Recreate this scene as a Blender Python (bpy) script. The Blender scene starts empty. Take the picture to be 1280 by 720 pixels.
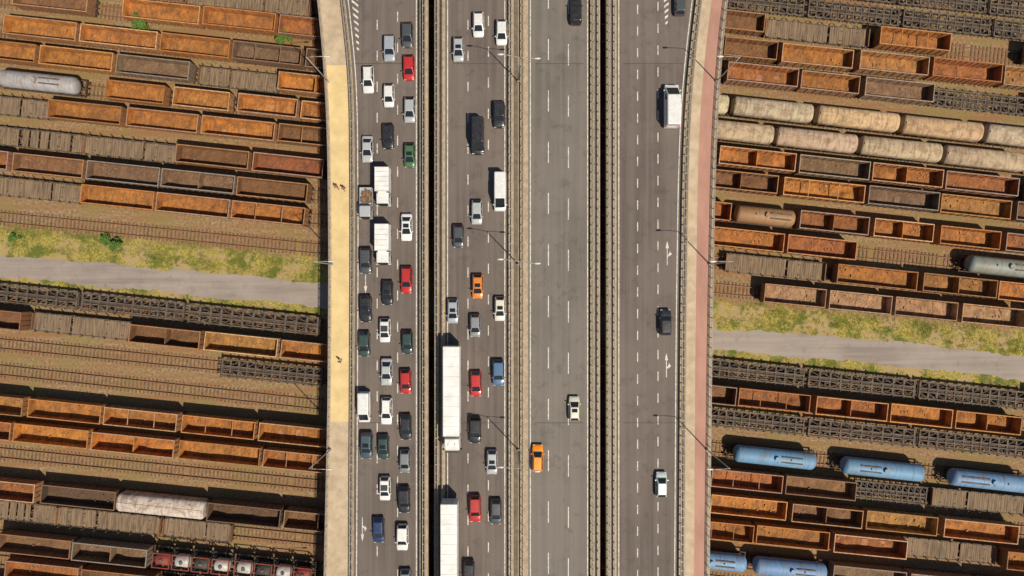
import bpy, math, random
from mathutils import Vector, Matrix
random.seed(7)
S=bpy.context.scene
CAMZ=114.0; F=865.0; DZ=9.0
def px(x,y,z=0.0):
    k=(CAMZ-z)/F
    return (x-640)*k,(360-y)*k
# ------------------------------------------------------------ materials
def newmat(name):
    m=bpy.data.materials.new(name); m.use_nodes=True
    nt=m.node_tree; b=nt.nodes['Principled BSDF']
    return m,nt,b
def mixc(nt,fac,a,b,mode='MIX'):
    n=nt.nodes.new('ShaderNodeMix'); n.data_type='RGBA'; n.blend_type=mode
    for s,v in ((0,fac),(6,a),(7,b)):
        if hasattr(v,'is_linked'): nt.links.new(v,n.inputs[s])
        elif s==0: n.inputs[0].default_value=v
        else: n.inputs[s].default_value=(*v,1) if len(v)==3 else v
    return n.outputs[2]
def ramp(nt,src,p0,p1,v0=0.0,v1=1.0):
    n=nt.nodes.new('ShaderNodeMapRange'); n.clamp=True
    nt.links.new(src,n.inputs[0])
    n.inputs[1].default_value=p0;n.inputs[2].default_value=p1;n.inputs[3].default_value=v0;n.inputs[4].default_value=v1
    return n.outputs[0]
def math2(nt,op,a,b):
    n=nt.nodes.new('ShaderNodeMath'); n.operation=op
    for i,v in enumerate((a,b)):
        if hasattr(v,'is_linked'): nt.links.new(v,n.inputs[i])
        else: n.inputs[i].default_value=v
    return n.outputs[0]
def coords(nt,scale=(1,1,1),rot=(0,0,0),rnd=False):
    tc=nt.nodes.new('ShaderNodeTexCoord'); src=tc.outputs['Object']
    if rnd:
        oi=nt.nodes.new('ShaderNodeObjectInfo')
        mu=math2(nt,'MULTIPLY',oi.outputs['Random'],137.0)
        va=nt.nodes.new('ShaderNodeVectorMath'); va.operation='ADD'
        nt.links.new(src,va.inputs[0]); nt.links.new(mu,va.inputs[1]); src=va.outputs[0]
    mp=nt.nodes.new('ShaderNodeMapping'); mp.inputs['Rotation'].default_value=rot; mp.inputs['Scale'].default_value=scale
    nt.links.new(src,mp.inputs[0]); return mp.outputs[0]
def noise(nt,vec,scale,detail=4,rough=.6):
    n=nt.nodes.new('ShaderNodeTexNoise'); n.inputs['Scale'].default_value=scale; n.inputs['Detail'].default_value=min(detail,3.5); n.inputs['Roughness'].default_value=rough
    nt.links.new(vec,n.inputs['Vector']); return n.outputs[0]
def simple(name,a,b,scale=2,rough=.8,metal=0,lo=.35,hi=.65,stretch=(1,1,1),rnd=True,rot=(0,0,0)):
    m,nt,bs=newmat(name)
    f=ramp(nt,noise(nt,coords(nt,stretch,rot,rnd),scale,3),lo,hi)
    nt.links.new(mixc(nt,f,a,b),bs.inputs['Base Color'])
    bs.inputs['Roughness'].default_value=rough; bs.inputs['Metallic'].default_value=metal
    return m
ROT=math.atan(0.105)
def mk_ground():
    m,nt,bs=newmat('ground_ballast_grass')
    c=coords(nt); cs=coords(nt,(.05,1,1),(0,0,ROT))
    n1=noise(nt,c,.12,6); n2=noise(nt,c,2.2,6,.75); n3=noise(nt,cs,.9,4)
    n4=noise(nt,c,7,3,.8)
    col=mixc(nt,ramp(nt,n2,.35,.65),(.14,.085,.042),(.37,.255,.13))
    col=mixc(nt,ramp(nt,n3,.40,.60,0,.9),col,(.25,.125,.05))
    col=mixc(nt,ramp(nt,n4,.5,.7,0,.75),col,(.055,.038,.024))
    col=mixc(nt,ramp(nt,n1,.50,.60,0,.6),col,(.20,.15,.05))
    tc=nt.nodes.new('ShaderNodeTexCoord'); sx=nt.nodes.new('ShaderNodeSeparateXYZ'); nt.links.new(tc.outputs['Object'],sx.inputs[0])
    v=math2(nt,'ADD',sx.outputs[1],math2(nt,'MULTIPLY',sx.outputs[0],.105))
    nn=noise(nt,c,.45,5); v=math2(nt,'ADD',v,math2(nt,'MULTIPLY',math2(nt,'SUBTRACT',nn,.5),4.2))
    g=math2(nt,'MULTIPLY',ramp(nt,v,-8.2,-7.4),ramp(nt,v,1.0,1.9,1,0))
    g2=noise(nt,c,.3,6,.8); g3=noise(nt,c,3.0,4,.8)
    gc=mixc(nt,ramp(nt,g2,.42,.56),(.115,.135,.015),(.40,.31,.07))
    gc=mixc(nt,ramp(nt,g3,.42,.60,0,.8),gc,(.08,.075,.012))
    bare=ramp(nt,noise(nt,c,.17,5,.75),.50,.58,0,.85)
    gc=mixc(nt,bare,gc,(.34,.24,.11))
    col=mixc(nt,g,col,gc)
    nt.links.new(col,bs.inputs['Base Color']); bs.inputs['Roughness'].default_value=.95
    return m
def mk_asphalt(name,a,b,rot=0,long=True,stain=(.05,.042,.038)):
    m,nt,bs=newmat(name)
    c=coords(nt,rot=(0,0,rot)); cs=coords(nt,(1.3,.02,1) if long else (.04,1.0,1),(0,0,rot))
    n1=noise(nt,c,.08,5); n2=noise(nt,cs,1.0,5,.65); n3=noise(nt,c,9,3,.85); n4=noise(nt,c,.6,6,.7)
    col=mixc(nt,ramp(nt,n2,.38,.62),a,b)
    col=mixc(nt,ramp(nt,n1,.4,.6,0,.45),col,tuple(x*1.3 for x in b))
    col=mixc(nt,ramp(nt,n3,.38,.66,0,.32),col,stain)
    col=mixc(nt,ramp(nt,n4,.54,.70,0,.35),col,stain)
    nt.links.new(col,bs.inputs['Base Color']); bs.inputs['Roughness'].default_value=.88
    return m
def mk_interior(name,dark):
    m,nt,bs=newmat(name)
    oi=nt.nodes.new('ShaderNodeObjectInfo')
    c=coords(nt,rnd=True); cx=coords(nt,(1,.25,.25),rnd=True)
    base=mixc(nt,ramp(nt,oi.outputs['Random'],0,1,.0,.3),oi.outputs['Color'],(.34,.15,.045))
    if dark: base=mixc(nt,dark,base,(.11,.05,.022))  # mixes painted shade into the base colour, for the wagon floor
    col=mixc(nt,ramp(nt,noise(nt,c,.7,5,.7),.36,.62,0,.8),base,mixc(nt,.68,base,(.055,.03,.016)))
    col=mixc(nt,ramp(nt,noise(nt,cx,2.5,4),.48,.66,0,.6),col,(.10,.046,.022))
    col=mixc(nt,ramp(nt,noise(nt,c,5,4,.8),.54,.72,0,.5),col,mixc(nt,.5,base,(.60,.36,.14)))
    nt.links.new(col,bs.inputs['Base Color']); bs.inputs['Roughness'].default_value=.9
    return m
def mk_outer(k=1.0,name='wagon_side_paint',own=.5,rust=.7):
    m,nt,bs=newmat(name)
    oi=nt.nodes.new('ShaderNodeObjectInfo')
    cr=nt.nodes.new('ShaderNodeValToRGB'); cr.color_ramp.interpolation='CONSTANT'
    pal=[(.15,.07,.035),(.25,.12,.05),(.14,.12,.10),(.30,.16,.07),(.22,.17,.12),(.09,.055,.035),(.15,.15,.14),(.32,.23,.14),(.2,.08,.03)]
    els=cr.color_ramp.elements
    for i,p in enumerate(pal):
        e=els[i] if i<2 else els.new(i/len(pal))
        e.position=i/len(pal); e.color=(*[min(.8,q*k) for q in p],1)
    nt.links.new(oi.outputs['Random'],cr.inputs[0])
    base=mixc(nt,own,cr.outputs[0],oi.outputs['Color'])
    c=coords(nt,rnd=True)
    col=mixc(nt,ramp(nt,noise(nt,c,1.6,5,.7),.42,.62,0,rust),base,(.18,.075,.03))
    col=mixc(nt,ramp(nt,noise(nt,c,6,3,.8),.5,.7,0,.4),col,(.05,.03,.02))
    nt.links.new(col,bs.inputs['Base Color']); bs.inputs['Roughness'].default_value=.85
    return m
def mk_objpaint(name,rust=.4,rcol=(.20,.10,.045),rough=.6,sc=1.2,metal=0.):
    m,nt,bs=newmat(name)
    oi=nt.nodes.new('ShaderNodeObjectInfo'); c=coords(nt,rnd=True); cy=coords(nt,(1,.15,.15),rnd=True)
    col=mixc(nt,ramp(nt,noise(nt,c,sc,6,.75),.46,.62,0,rust),oi.outputs['Color'],rcol)
    col=mixc(nt,ramp(nt,noise(nt,cy,3,4),.48,.68,0,rust*.8),col,(.08,.055,.04))
    nt.links.new(col,bs.inputs['Base Color']); bs.inputs['Roughness'].default_value=rough; bs.inputs['Metallic'].default_value=metal
    return m
def mk_carpaint():
    m,nt,bs=newmat('car_paint')
    oi=nt.nodes.new('ShaderNodeObjectInfo'); c=coords(nt,rnd=True)
    col=mixc(nt,ramp(nt,noise(nt,c,2.5,4),.4,.7,0,.18),oi.outputs['Color'],(.16,.14,.12))
    nt.links.new(col,bs.inputs['Base Color']); bs.inputs['Roughness'].default_value=.33
    bs.inputs['Metallic'].default_value=.15; bs.inputs['Coat Weight'].default_value=.5; bs.inputs['Coat Roughness'].default_value=.08
    return m
def mk_plain(name,col,rough=.5,metal=0):
    return simple(name,col,tuple(x*.75 for x in col),3,rough,metal)
M={}
M['ground']=mk_ground()
M['asph1']=mk_asphalt('asphalt_brown',(.105,.081,.068),(.150,.120,.102))
M['asph3']=mk_asphalt('asphalt_grey',(.125,.108,.090),(.170,.150,.127))
M['service']=mk_asphalt('old_asphalt',(.22,.18,.155),(.30,.25,.215),rot=ROT,long=False,stain=(.14,.11,.085))
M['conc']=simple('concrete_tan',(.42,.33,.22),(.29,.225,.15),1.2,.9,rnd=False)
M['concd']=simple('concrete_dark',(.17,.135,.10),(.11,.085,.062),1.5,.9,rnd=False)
M['walkbeige']=simple('walk_paving_beige',(.50,.39,.27),(.38,.29,.19),.7,.9,rnd=False)
M['walkyellow']=simple('walk_coating_yellow',(.66,.50,.24),(.55,.41,.20),.5,.85,rnd=False)
M['walkred']=simple('cycle_path_red',(.42,.225,.165),(.34,.18,.135),.6,.88,rnd=False,stretch=(1,.3,1))
M['mark']=simple('road_paint',(.66,.63,.56),(.32,.29,.25),2.2,.7,rnd=False,lo=.40,hi=.70)
M['steel']=simple('galvanised_steel',(.36,.31,.25),(.22,.19,.15),2,.6,.2,rnd=False)
M['darkst']=simple('dark_steel',(.07,.06,.05),(.035,.03,.025),2,.7)
M['under']=simple('wagon_underframe',(.045,.03,.022),(.09,.05,.03),2,.85)
M['int']=mk_interior('rusted_steel_wall',0); M['intf']=mk_interior('rusted_steel_floor_painted_shade',.38); M['out']=mk_outer(); M['rim']=mk_outer(1.9,'wagon_rim_paint',.35,.5)  # intf: wall rust with shade inside the wagon painted into its colour
M['roofp']=mk_objpaint('weathered_wagon_paint',.65,(.22,.13,.07),.9,.9); M['tankp']=mk_objpaint('tank_paint',.35,rough=.6,sc=.7)
M['wood']=simple('wagon_planks',(.25,.17,.10),(.11,.075,.048),1.2,.9,stretch=(5,.3,1))
M['skel']=simple('skeleton_frame_paint',(.14,.11,.08),(.055,.042,.033),1.5,.8)
M['redst']=simple('red_frame_steel',(.30,.045,.03),(.14,.035,.025),1.5,.7)
M['silver']=simple('aluminium_tank',(.50,.49,.46),(.32,.30,.27),1.5,.5)
M['rail']=simple('rail_rust',(.30,.135,.06),(.19,.09,.045),2,.6,.2,rnd=False)
M['sleeper']=simple('sleeper',(.20,.115,.062),(.095,.058,.035),1.5,.9,rnd=False)
M['gravel']=simple('gravel_stones',(.38,.28,.17),(.14,.09,.055),.7,.95,rnd=False)
M['blade']=simple('grass_blades',(.12,.15,.016),(.38,.31,.07),.3,.9,rnd=False)
M['leaf']=simple('leaves',(.05,.12,.015),(.11,.18,.02),3,.7)
M['bark']=mk_plain('bark',(.10,.07,.045),.9)
M['paint']=mk_carpaint()
M['glass']=mk_plain('car_glass',(.018,.022,.027),.08)
M['tyre']=mk_plain('tyre_rubber',(.02,.02,.02),.85)
M['trim']=mk_plain('black_trim',(.03,.03,.03),.5)
M['hl']=mk_plain('headlamp_lens',(.6,.6,.6),.15)
M['tl']=mk_plain('tail_lamp_lens',(.35,.01,.01),.2)
M['white']=simple('white_box_body',(.76,.75,.72),(.62,.60,.56),.7,.45)
M['hub']=mk_plain('wheel_rim',(.35,.35,.36),.35,.7)
M['pole']=mk_plain('lamp_pole_steel',(.42,.40,.36),.5,.2)
M['lamp']=mk_plain('lamp_head',(.62,.60,.56),.4)
M['cloth1']=mk_plain('trousers',(.04,.045,.07),.9); M['cloth2']=mk_plain('shirt',(.35,.10,.08),.9)
M['skin']=mk_plain('skin',(.45,.27,.19),.6); M['hair']=mk_plain('hair',(.04,.025,.015),.7)
# ------------------------------------------------------------ mesh builder
class MB:
    def __init__(s): s.v=[];s.f=[];s.m=[];s.mats=[];s.sm=[]
    def mi(s,k):
        if k not in s.mats: s.mats.append(k)
        return s.mats.index(k)
    def add(s,vs,fs,k,smooth=False):
        o=len(s.v); s.v+= [tuple(v) for v in vs]; i=s.mi(k)
        for n,f in enumerate(fs):
            s.f.append([o+q for q in f]); s.m.append(i); s.sm.append(smooth)
    def box(s,x0,x1,y0,y1,z0,z1,k,T=None):
        vs=[(x0,y0,z0),(x1,y0,z0),(x1,y1,z0),(x0,y1,z0),(x0,y0,z1),(x1,y0,z1),(x1,y1,z1),(x0,y1,z1)]
        if T is not None: vs=[T@Vector(v) for v in vs]
        s.add(vs,[(0,3,2,1),(4,5,6,7),(0,1,5,4),(1,2,6,5),(2,3,7,6),(3,0,4,7)],k)
    def beam(s,a,b,w,h,k):
        a=Vector(a);b=Vector(b);d=b-a;L=d.length;d.normalize()
        up=Vector((0,0,1)) if abs(d.z)<.95 else Vector((0,1,0))
        sd=d.cross(up).normalized(); u=sd.cross(d)
        T=Matrix(((d.x,sd.x,u.x,a.x),(d.y,sd.y,u.y,a.y),(d.z,sd.z,u.z,a.z),(0,0,0,1)))
        s.box(0,L,-w/2,w/2,-h/2,h/2,k,T)
    def ring(s,rings,k,cap0=True,cap1=True,smooth=True):
        n=len(rings[0]); vs=[p for r in rings for p in r]; fs=[]
        for i in range(len(rings)-1):
            for j in range(n):
                fs.append((i*n+j,i*n+(j+1)%n,(i+1)*n+(j+1)%n,(i+1)*n+j))
        s.add(vs,fs,k,smooth)
        o=len(s.v)-len(vs)
        i=s.mi(k)
        if cap0: s.f.append([o+q for q in reversed(range(n))]); s.m.append(i); s.sm.append(False)
        if cap1: s.f.append([o+len(vs)-n+q for q in range(n)]); s.m.append(i); s.sm.append(False)
    def cyl(s,a,b,r0,r1,k,n=10,smooth=True):
        a=Vector(a);b=Vector(b);d=(b-a).normalized()
        up=Vector((0,0,1)) if abs(d.z)<.9 else Vector((0,1,0))
        u=d.cross(up).normalized(); w=d.cross(u)
        R=[[p+(u*math.cos(t)+w*math.sin(t))*r for t in [2*math.pi*q/n for q in range(n)]] for p,r in ((a,r0),(b,r1))]
        s.ring(R,k,smooth=smooth)
    def mesh(s,name):
        me=bpy.data.meshes.new(name); me.from_pydata(s.v,[],s.f)
        for k in s.mats: me.materials.append(M[k])
        me.polygons.foreach_set('material_index',s.m); me.polygons.foreach_set('use_smooth',s.sm)
        me.update(); return me
def obj(name,me,loc=(0,0,0),rz=0,sc=(1,1,1),color=None,parent=None):
    o=bpy.data.objects.new(name,me); S.collection.objects.link(o)
    o.location=loc;o.rotation_euler=(0,0,rz);o.scale=sc
    if color: o.color=(*color,1)
    if parent: o.parent=parent
    return o
# ------------------------------------------------------------ ground, service road
b=MB(); b.add([(-1500,-1500,0),(1500,-1500,0),(1500,1500,0),(-1500,1500,0)],[(0,1,2,3)],'ground'); obj('ground',b.mesh('ground'))
def lin(tab,x):
    if x<=tab[0][0]: return tab[0][1]
    for (a,va),(c,vc) in zip(tab,tab[1:]):
        if x<=c:
            t=(x-a)/(c-a); return va+(vc-va)*t
    return tab[-1][1]
rt=[(-84,-3.4),(-33,-2.4),(33,-3.1),(60,-2.2),(84,-2.3)]; rb=[(-84,-7.0),(-33,-6.5),(33,-6.7),(60,-6.2),(84,-6.3)]
vs=[];fs=[]
n=0
X=-400
while X<=400:
    w1=random.uniform(-.2,.2)+.25*math.sin(X*.4)*math.sin(X*.13);w2=random.uniform(-.2,.2)+.2*math.sin(X*.33+2)
    vs+=[(X,lin(rb,X)-.105*X+w2,.004),(X,lin(rt,X)-.105*X+w1,.004)]; 
    if n: fs.append((2*n-2,2*n,2*n+1,2*n-1))
    n+=1; X+=.8
b=MB(); b.add(vs,fs,'service'); obj('service_road',b.mesh('service_road'))
# ------------------------------------------------------------ bridge
K=105/F
def edge(tab):
    t=sorted([((360-y)*K,(x-640)*K) for y,x in tab])
    def f(Y):
        return sum(lin(t,Y+d) for d in (-6,-3,0,3,6))/5
    return f
def cx(p): 
    q=(p-640)*K
    return lambda Y:q
eLo=edge([(-500,330),(0,398),(60,404),(150,410),(300,412),(500,411),(720,406),(1100,398)])
eLi=edge([(-500,378),(0,431),(60,439),(120,443),(300,444),(720,442),(1100,438)])
eRi=edge([(-500,930),(0,869),(100,857),(200,852),(400,849),(720,847),(1100,846)])
eRo=edge([(-500,970),(0,908),(100,898),(200,893),(400,889),(720,885),(1100,884)])
off=lambda f,d:(lambda Y:f(Y)+d)
YS=[-130+2*i for i in range(131)]
def strip(fa,fb,z,k,mb,y0=-130,y1=130,thick=0):
    ys=[y for y in YS if y0<y<y1]; ys=[y0]+ys+[y1]
    if not thick:
        vs=[];fs=[]
        for i,y in enumerate(ys):
            vs+=[(fa(y),y,z),(fb(y),y,z)]
            if i: fs.append((2*i-2,2*i-1,2*i+1,2*i))
        mb.add(vs,fs,k)
    else:
        rings=[[(fa(y),y,z-thick),(fb(y),y,z-thick),(fb(y),y,z),(fa(y),y,z)] for y in ys]
        mb.ring([r[::-1] for r in rings],k,smooth=False)
bridge=bpy.data.objects.new('highway_bridge',None); S.collection.objects.link(bridge)
b=MB()
strip(eLo,cx(535),DZ,'conc',b,thick=.9); strip(cx(542.5),cx(750),DZ,'conc',b,thick=.9); strip(cx(757.5),eRo,DZ,'conc',b,thick=.9)
for p in (425,470,515,560,610,660,700,735,775,820,865): 
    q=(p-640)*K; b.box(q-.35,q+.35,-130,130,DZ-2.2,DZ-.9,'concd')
obj('deck',b.mesh('deck'),parent=bridge)
b=MB()
for yy in (-95,-62,-37,-20.5,8.5,34,60,95):
    for p in (430,510,575,640,720,780,855):
        q=(p-640)*K; b.cyl((q,yy-.1*q,0),(q,yy-.1*q,DZ-3.0),.6,.6,'conc',12)
    for p0,p1 in ((415,533),(545,748),(760,880)):
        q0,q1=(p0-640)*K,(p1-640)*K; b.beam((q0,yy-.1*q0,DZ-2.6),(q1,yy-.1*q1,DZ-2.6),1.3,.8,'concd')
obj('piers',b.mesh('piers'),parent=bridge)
b=MB()
z=DZ+.13
strip(eLo,eLi,z,'conc',b,thick=.13)
for a_,c_ in ((523,534.5),(543,556.5),(634,660),(737.5,749.5),(758,770.5)): strip(cx(a_),cx(c_),z,'conc',b,thick=.13)
strip(eRi,eRo,z,'conc',b,thick=.13)
zz=z+.004
for a_,c_ in ((642,647.5),(526,528.2),(548.5,551),(742,744.5),(763,765.5)): strip(cx(a_),cx(c_),zz,'concd',b)
strip(off(eRi,.35),off(eRi,.8),zz,'concd',b)
obj('kerb_strips',b.mesh('kerb_strips'),parent=bridge)
b=MB(); y80=(360-82)*K; y525=(360-527)*K
strip(off(eLo,.35),off(eLi,-.55),zz,'walkyellow',b,y0=y525,y1=y80)
strip(off(eLo,.35),off(eLi,-.55),zz,'walkbeige',b,y0=-130,y1=y525); strip(off(eLo,.35),off(eLi,-.55),zz,'walkbeige',b,y0=y80,y1=130)
obj('footpath',b.mesh('footpath'))
b=MB(); strip(off(eRi,1.1),off(eRi,2.45),zz,'walkbeige',b); strip(off(eRi,2.45),off(eRo,-.45),zz,'walkred',b)
obj('cycle_path',b.mesh('cycle_path'))
za=DZ+.004
for fa,fb,mk in ((eLi,cx(523),'asph1'),(cx(556.5),cx(634),'asph1'),(cx(660),cx(737.5),'asph3'),(cx(770.5),eRi,'asph1')):
    b=MB(); strip(fa,fb,za,mk,b); obj('road',b.mesh('road'))
zm=DZ+.008
b=MB()
def mquad(x0,x1,y0,y1): b.add([(x0,y0,zm),(x1,y0,zm),(x1,y1,zm),(x0,y1,zm)],[(0,1,2,3)],'mark')
for p,dl,gp,ph in ((471.5,1.5,3.2,0),(497,1.5,3.2,1.2),(585,1.5,3.2,0),(610.5,1.5,3.2,.6),(685.5,3.2,4.6,.8),(710.5,3.2,4.6,0),(797,1.4,1.9,0),(822.5,1.4,1.9,.4)):
    q=(p-640)*K; y=-130+ph
    while y<130:
        mquad(q-.07,q+.07,y,y+dl); y+=dl+gp
for p in (520.5,559.5,631,663,734.5,773.5):
    q=(p-640)*K; mquad(q-.07,q+.07,-130,130)
for f,d,y0 in ((eLi,.45,-130),(eRi,-.45,-130)): strip(off(f,d-.07),off(f,d+.07),zm,'mark',b)
def hatch(pts0,pts1,n,sgn):
    for i in range(n):
        t=i/n; x0=pts0[0][0]+(pts0[1][0]-pts0[0][0])*t; x1=pts1[0][0]+(pts1[1][0]-pts1[0][0])*t
        y=pts0[0][1]+(pts0[1][1]-pts0[0][1])*t
        b.add([(x0,y,zm+.004),(x1,y+sgn*(x1-x0)*.8,zm+.004),(x1,y+.35+sgn*(x1-x0)*.8,zm+.004),(x0,y+.35,zm+.004)],[(0,1,2,3)],'mark')
P=lambda x,y:((x-640)*K,(360-y)*K)
hatch((P(826,-60),P(832,38)),(P(841,-60),P(834,38)),14,1)
hatch((P(435,-40),P(447,70)),(P(447,-40),P(449,70)),13,-1)
def arrow(x,y,up,side):
    X,Y=P(x,y); d=1 if up else -1; s=.78
    def q(pts): b.add([(X+a_*s*.8,Y+d*c_*s,zm+.008) for a_,c_ in pts],[tuple(range(len(pts)))],'mark')
    q([(-.09,-2.4),(.09,-2.4),(.09,.9),(-.09,.9)])
    q([(-.38,.9),(.38,.9),(0,2.3)])
    if side: q([(side*.09,-.9),(side*.09,-.5),(side*.55,.0),(side*.55,-.4)]); q([(side*.55,-.75),(side*.55,.35),(side*1.1,-.2)])
arrow(834,316,True,1); arrow(833,456,True,1); arrow(457,352,False,0); arrow(453,662,False,1)
obj('road_markings',b.mesh('road_markings'))
b=MB()
for yy in (-62,-20.5,34,60):
    for fa,fb in ((eLi,cx(520)),(cx(561),cx(630)),(cx(664),cx(734)),(cx(774),eRi)):
        x0,x1=fa(yy)+.6,fb(yy)-.6
        b.add([(x0,yy,zm+.016),(x1,yy,zm+.016),(x1,yy+.08,zm+.016),(x0,yy+.08,zm+.016)],[(0,1,2,3)],'darkst')
obj('expansion_joint',b.mesh('expansion_joint'))
def guard(f,double=True,post=1.33,h=.75,gap=.36,name='guard_rail'):
    b=MB(); z0=DZ+.13
    for s_ in ((-1,1) if double else (1,)):
        o=s_*gap/2 if double else 0
        strip(off(f,o-.055),off(f,o+.055),z0+h,'steel',b,thick=.28)
    y=-129
    while y<129:
        x=f(y); b.box(x-.06,x+.06,y-.05,y+.05,z0,z0+h-.05,'steel')
        if double: b.box(x-gap/2+.05,x+gap/2-.05,y-.06,y+.06,z0+h-.2,z0+h-.06,'steel')
        y+=post
    obj(name,b.mesh(name))
guard(off(eLi,-.3)); guard(cx(530.5)); guard(cx(546)); guard(cx(638.5)); guard(cx(653)); guard(cx(740.5)); guard(cx(760.8)); guard(cx(767.5),False);guard(cx(747.3),False); guard(off(eRi,.55),gap=.5)
guard(cx(526),False); guard(cx(553.5),False)
def railing(f):
    b=MB(); z0=DZ+.13
    for h in (1.1,.75,.4): strip(off(f,-.035),off(f,.035),z0+h,'steel',b,thick=.06)
    y=-129
    while y<129:
        x=f(y); b.box(x-.04,x+.04,y-.04,y+.04,z0,z0+1.03,'steel'); y+=1.5
    obj('bridge_railing',b.mesh('bridge_railing'))
railing(off(eLo,.18)); railing(off(eRo,-.15))
# ------------------------------------------------------------ lamps
def lampmesh(arms,H=11,tilt=.0):
    b=MB()
    b.cyl((0,0,0),(0,0,.5),.2,.18,'pole',10); b.cyl((0,0,.5),(0,0,H),.10,.06,'pole',10)
    for s_,L in arms:
        pts=[(0,0,H-.05),(s_*L*.35,tilt*s_*.3,H+.25),(s_*(L-.5),tilt*s_*.8,H+.35)]
        for p,q in zip(pts,pts[1:]): b.cyl(p,q,.045,.04,'pole',8)
        x=s_*(L-.55); y=tilt*s_*.8
        R=[]
        for t,w,h in ((0,.06,.05),(.15,.12,.09),(.5,.15,.11),(.85,.11,.07),(.98,.03,.03)):
            R.append([(x+s_*t*.9,y+w*math.cos(a),H+.36+h*math.sin(a)) for a in [2*math.pi*i/8 for i in range(8)]])
        b.ring(R,'lamp')
    return b.mesh('street_lamp')
lm=lampmesh(((-1,2.6),(1,2.6)),tilt=-.35); ll=lampmesh(((1,2.9),)); lr=lampmesh(((-1,2.9),))
for yy in (59.2,31.3,3.6,-24.5,-52):
    obj('street_lamp',lm,(.95,yy,DZ+.13)); obj('street_lamp',ll,(eLo(yy)+.45,yy,DZ+.13)); obj('street_lamp',lr,(eRo(yy)-.45,yy,DZ+.13))
# ------------------------------------------------------------ tracks
ROWS={
'Z00':(-112,-16),'Z0':(-82,12.6),'Z1':(-51,43.5),'Z2':(-14,76.5),'A':(14.5,108.5),'B':(53,149.8),'C':(85.8,181.8),'D':(118.5,214),'E':(150.5,243.7),
'F':(189.5,283.4),'G':(222,315),'H':(252.5,345),'I':(291,378.5),'J':(388,480.6),'K':(419.5,511.8),'L':(453,542.6),'M':(488,584),
'N':(525.3,614.8),'O':(558,648.3),'P':(592,680.8),'Q':(631.5,720),'R':(662,752),'S':(698,790),'T':(730,822),'U':(762,854),'Y0':(-145,-50),'Y1':(-178,-83)}
zt=2.6
def rowline(r):
    yl,yr=ROWS[r]; a=px(200,yl,zt); c=px(1080,yr,zt)
    sl=(c[1]-a[1])/(c[0]-a[0]); return sl,a[1]-sl*a[0]
def trackmesh(seed):
    random.seed(seed); b=MB(); L=130
    for s_ in (-.76,.76):
        b.box(-L,L,s_-.035,s_+.035,.13,.30,'rail'); b.box(-L,L,s_-.07,s_+.07,.10,.128,'rail')
    x=-L
    while x<L:
        if random.random()>.03:
            a=random.uniform(-.03,.03); T=Matrix.Translation((x,random.uniform(-.06,.06),0))@Matrix.Rotation(a,4,'Z')
            b.box(-.12,.12,-1.28,1.28,-.02,.10+random.uniform(-.02,.0),'sleeper',T)
        x+=.64
    return b.mesh('railway_track')
tms=[trackmesh(i) for i in range(3)]
for i,r in enumerate(ROWS):
    sl,c=rowline(r); obj('railway_track',tms[i%3],(0,c,0),math.atan(sl))
random.seed(11)
# ------------------------------------------------------------ wagon meshes (length 12)
def chassis(b,L,W=2.6,z=1.05):
    b.box(-L/2,L/2,-.18,.18,z-.28,z,'under')
    for s_ in (-1,1):
        b.box(-L/2,L/2,s_*(W/2)-.08,s_*(W/2)+.08,z-.25,z-.004,'under')
        b.box(s_*L/2-.12,s_*L/2+.05,-W/2-.088,W/2+.088,z-.3,z+.005,'under')
        for t in (-.9,.9): 
            b.cyl((s_*(L/2+.05),t,z-.08),(s_*(L/2+.38),t,z-.08),.09,.09,'under',8); b.cyl((s_*(L/2+.38),t,z-.08),(s_*(L/2+.43),t,z-.08),.22,.22,'under',10)
        b.box(s_*(L/2+.05) if s_>0 else -(L/2+.5),(L/2+.5) if s_>0 else -(L/2+.05),-.08,.08,z-.22,z-.05,'under')
        bx=s_*(L/2-2.2)
        b.box(bx-1.3,bx+1.3,-1.05,-.92,.42,.68,'under'); b.box(bx-1.3,bx+1.3,.92,1.05,.42,.68,'under'); b.box(bx-.2,bx+.2,-1.0,1.0,.5,.76,'under')
        for a_ in (-.9,.9):
            for t in (-.78,.78): b.cyl((bx+a_,t-.06,.75),(bx+a_,t+.06,.75),.45,.45,'under',14)
            b.cyl((bx+a_,-.9,.75),(bx+a_,.9,.75),.08,.08,'under',6)
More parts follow.
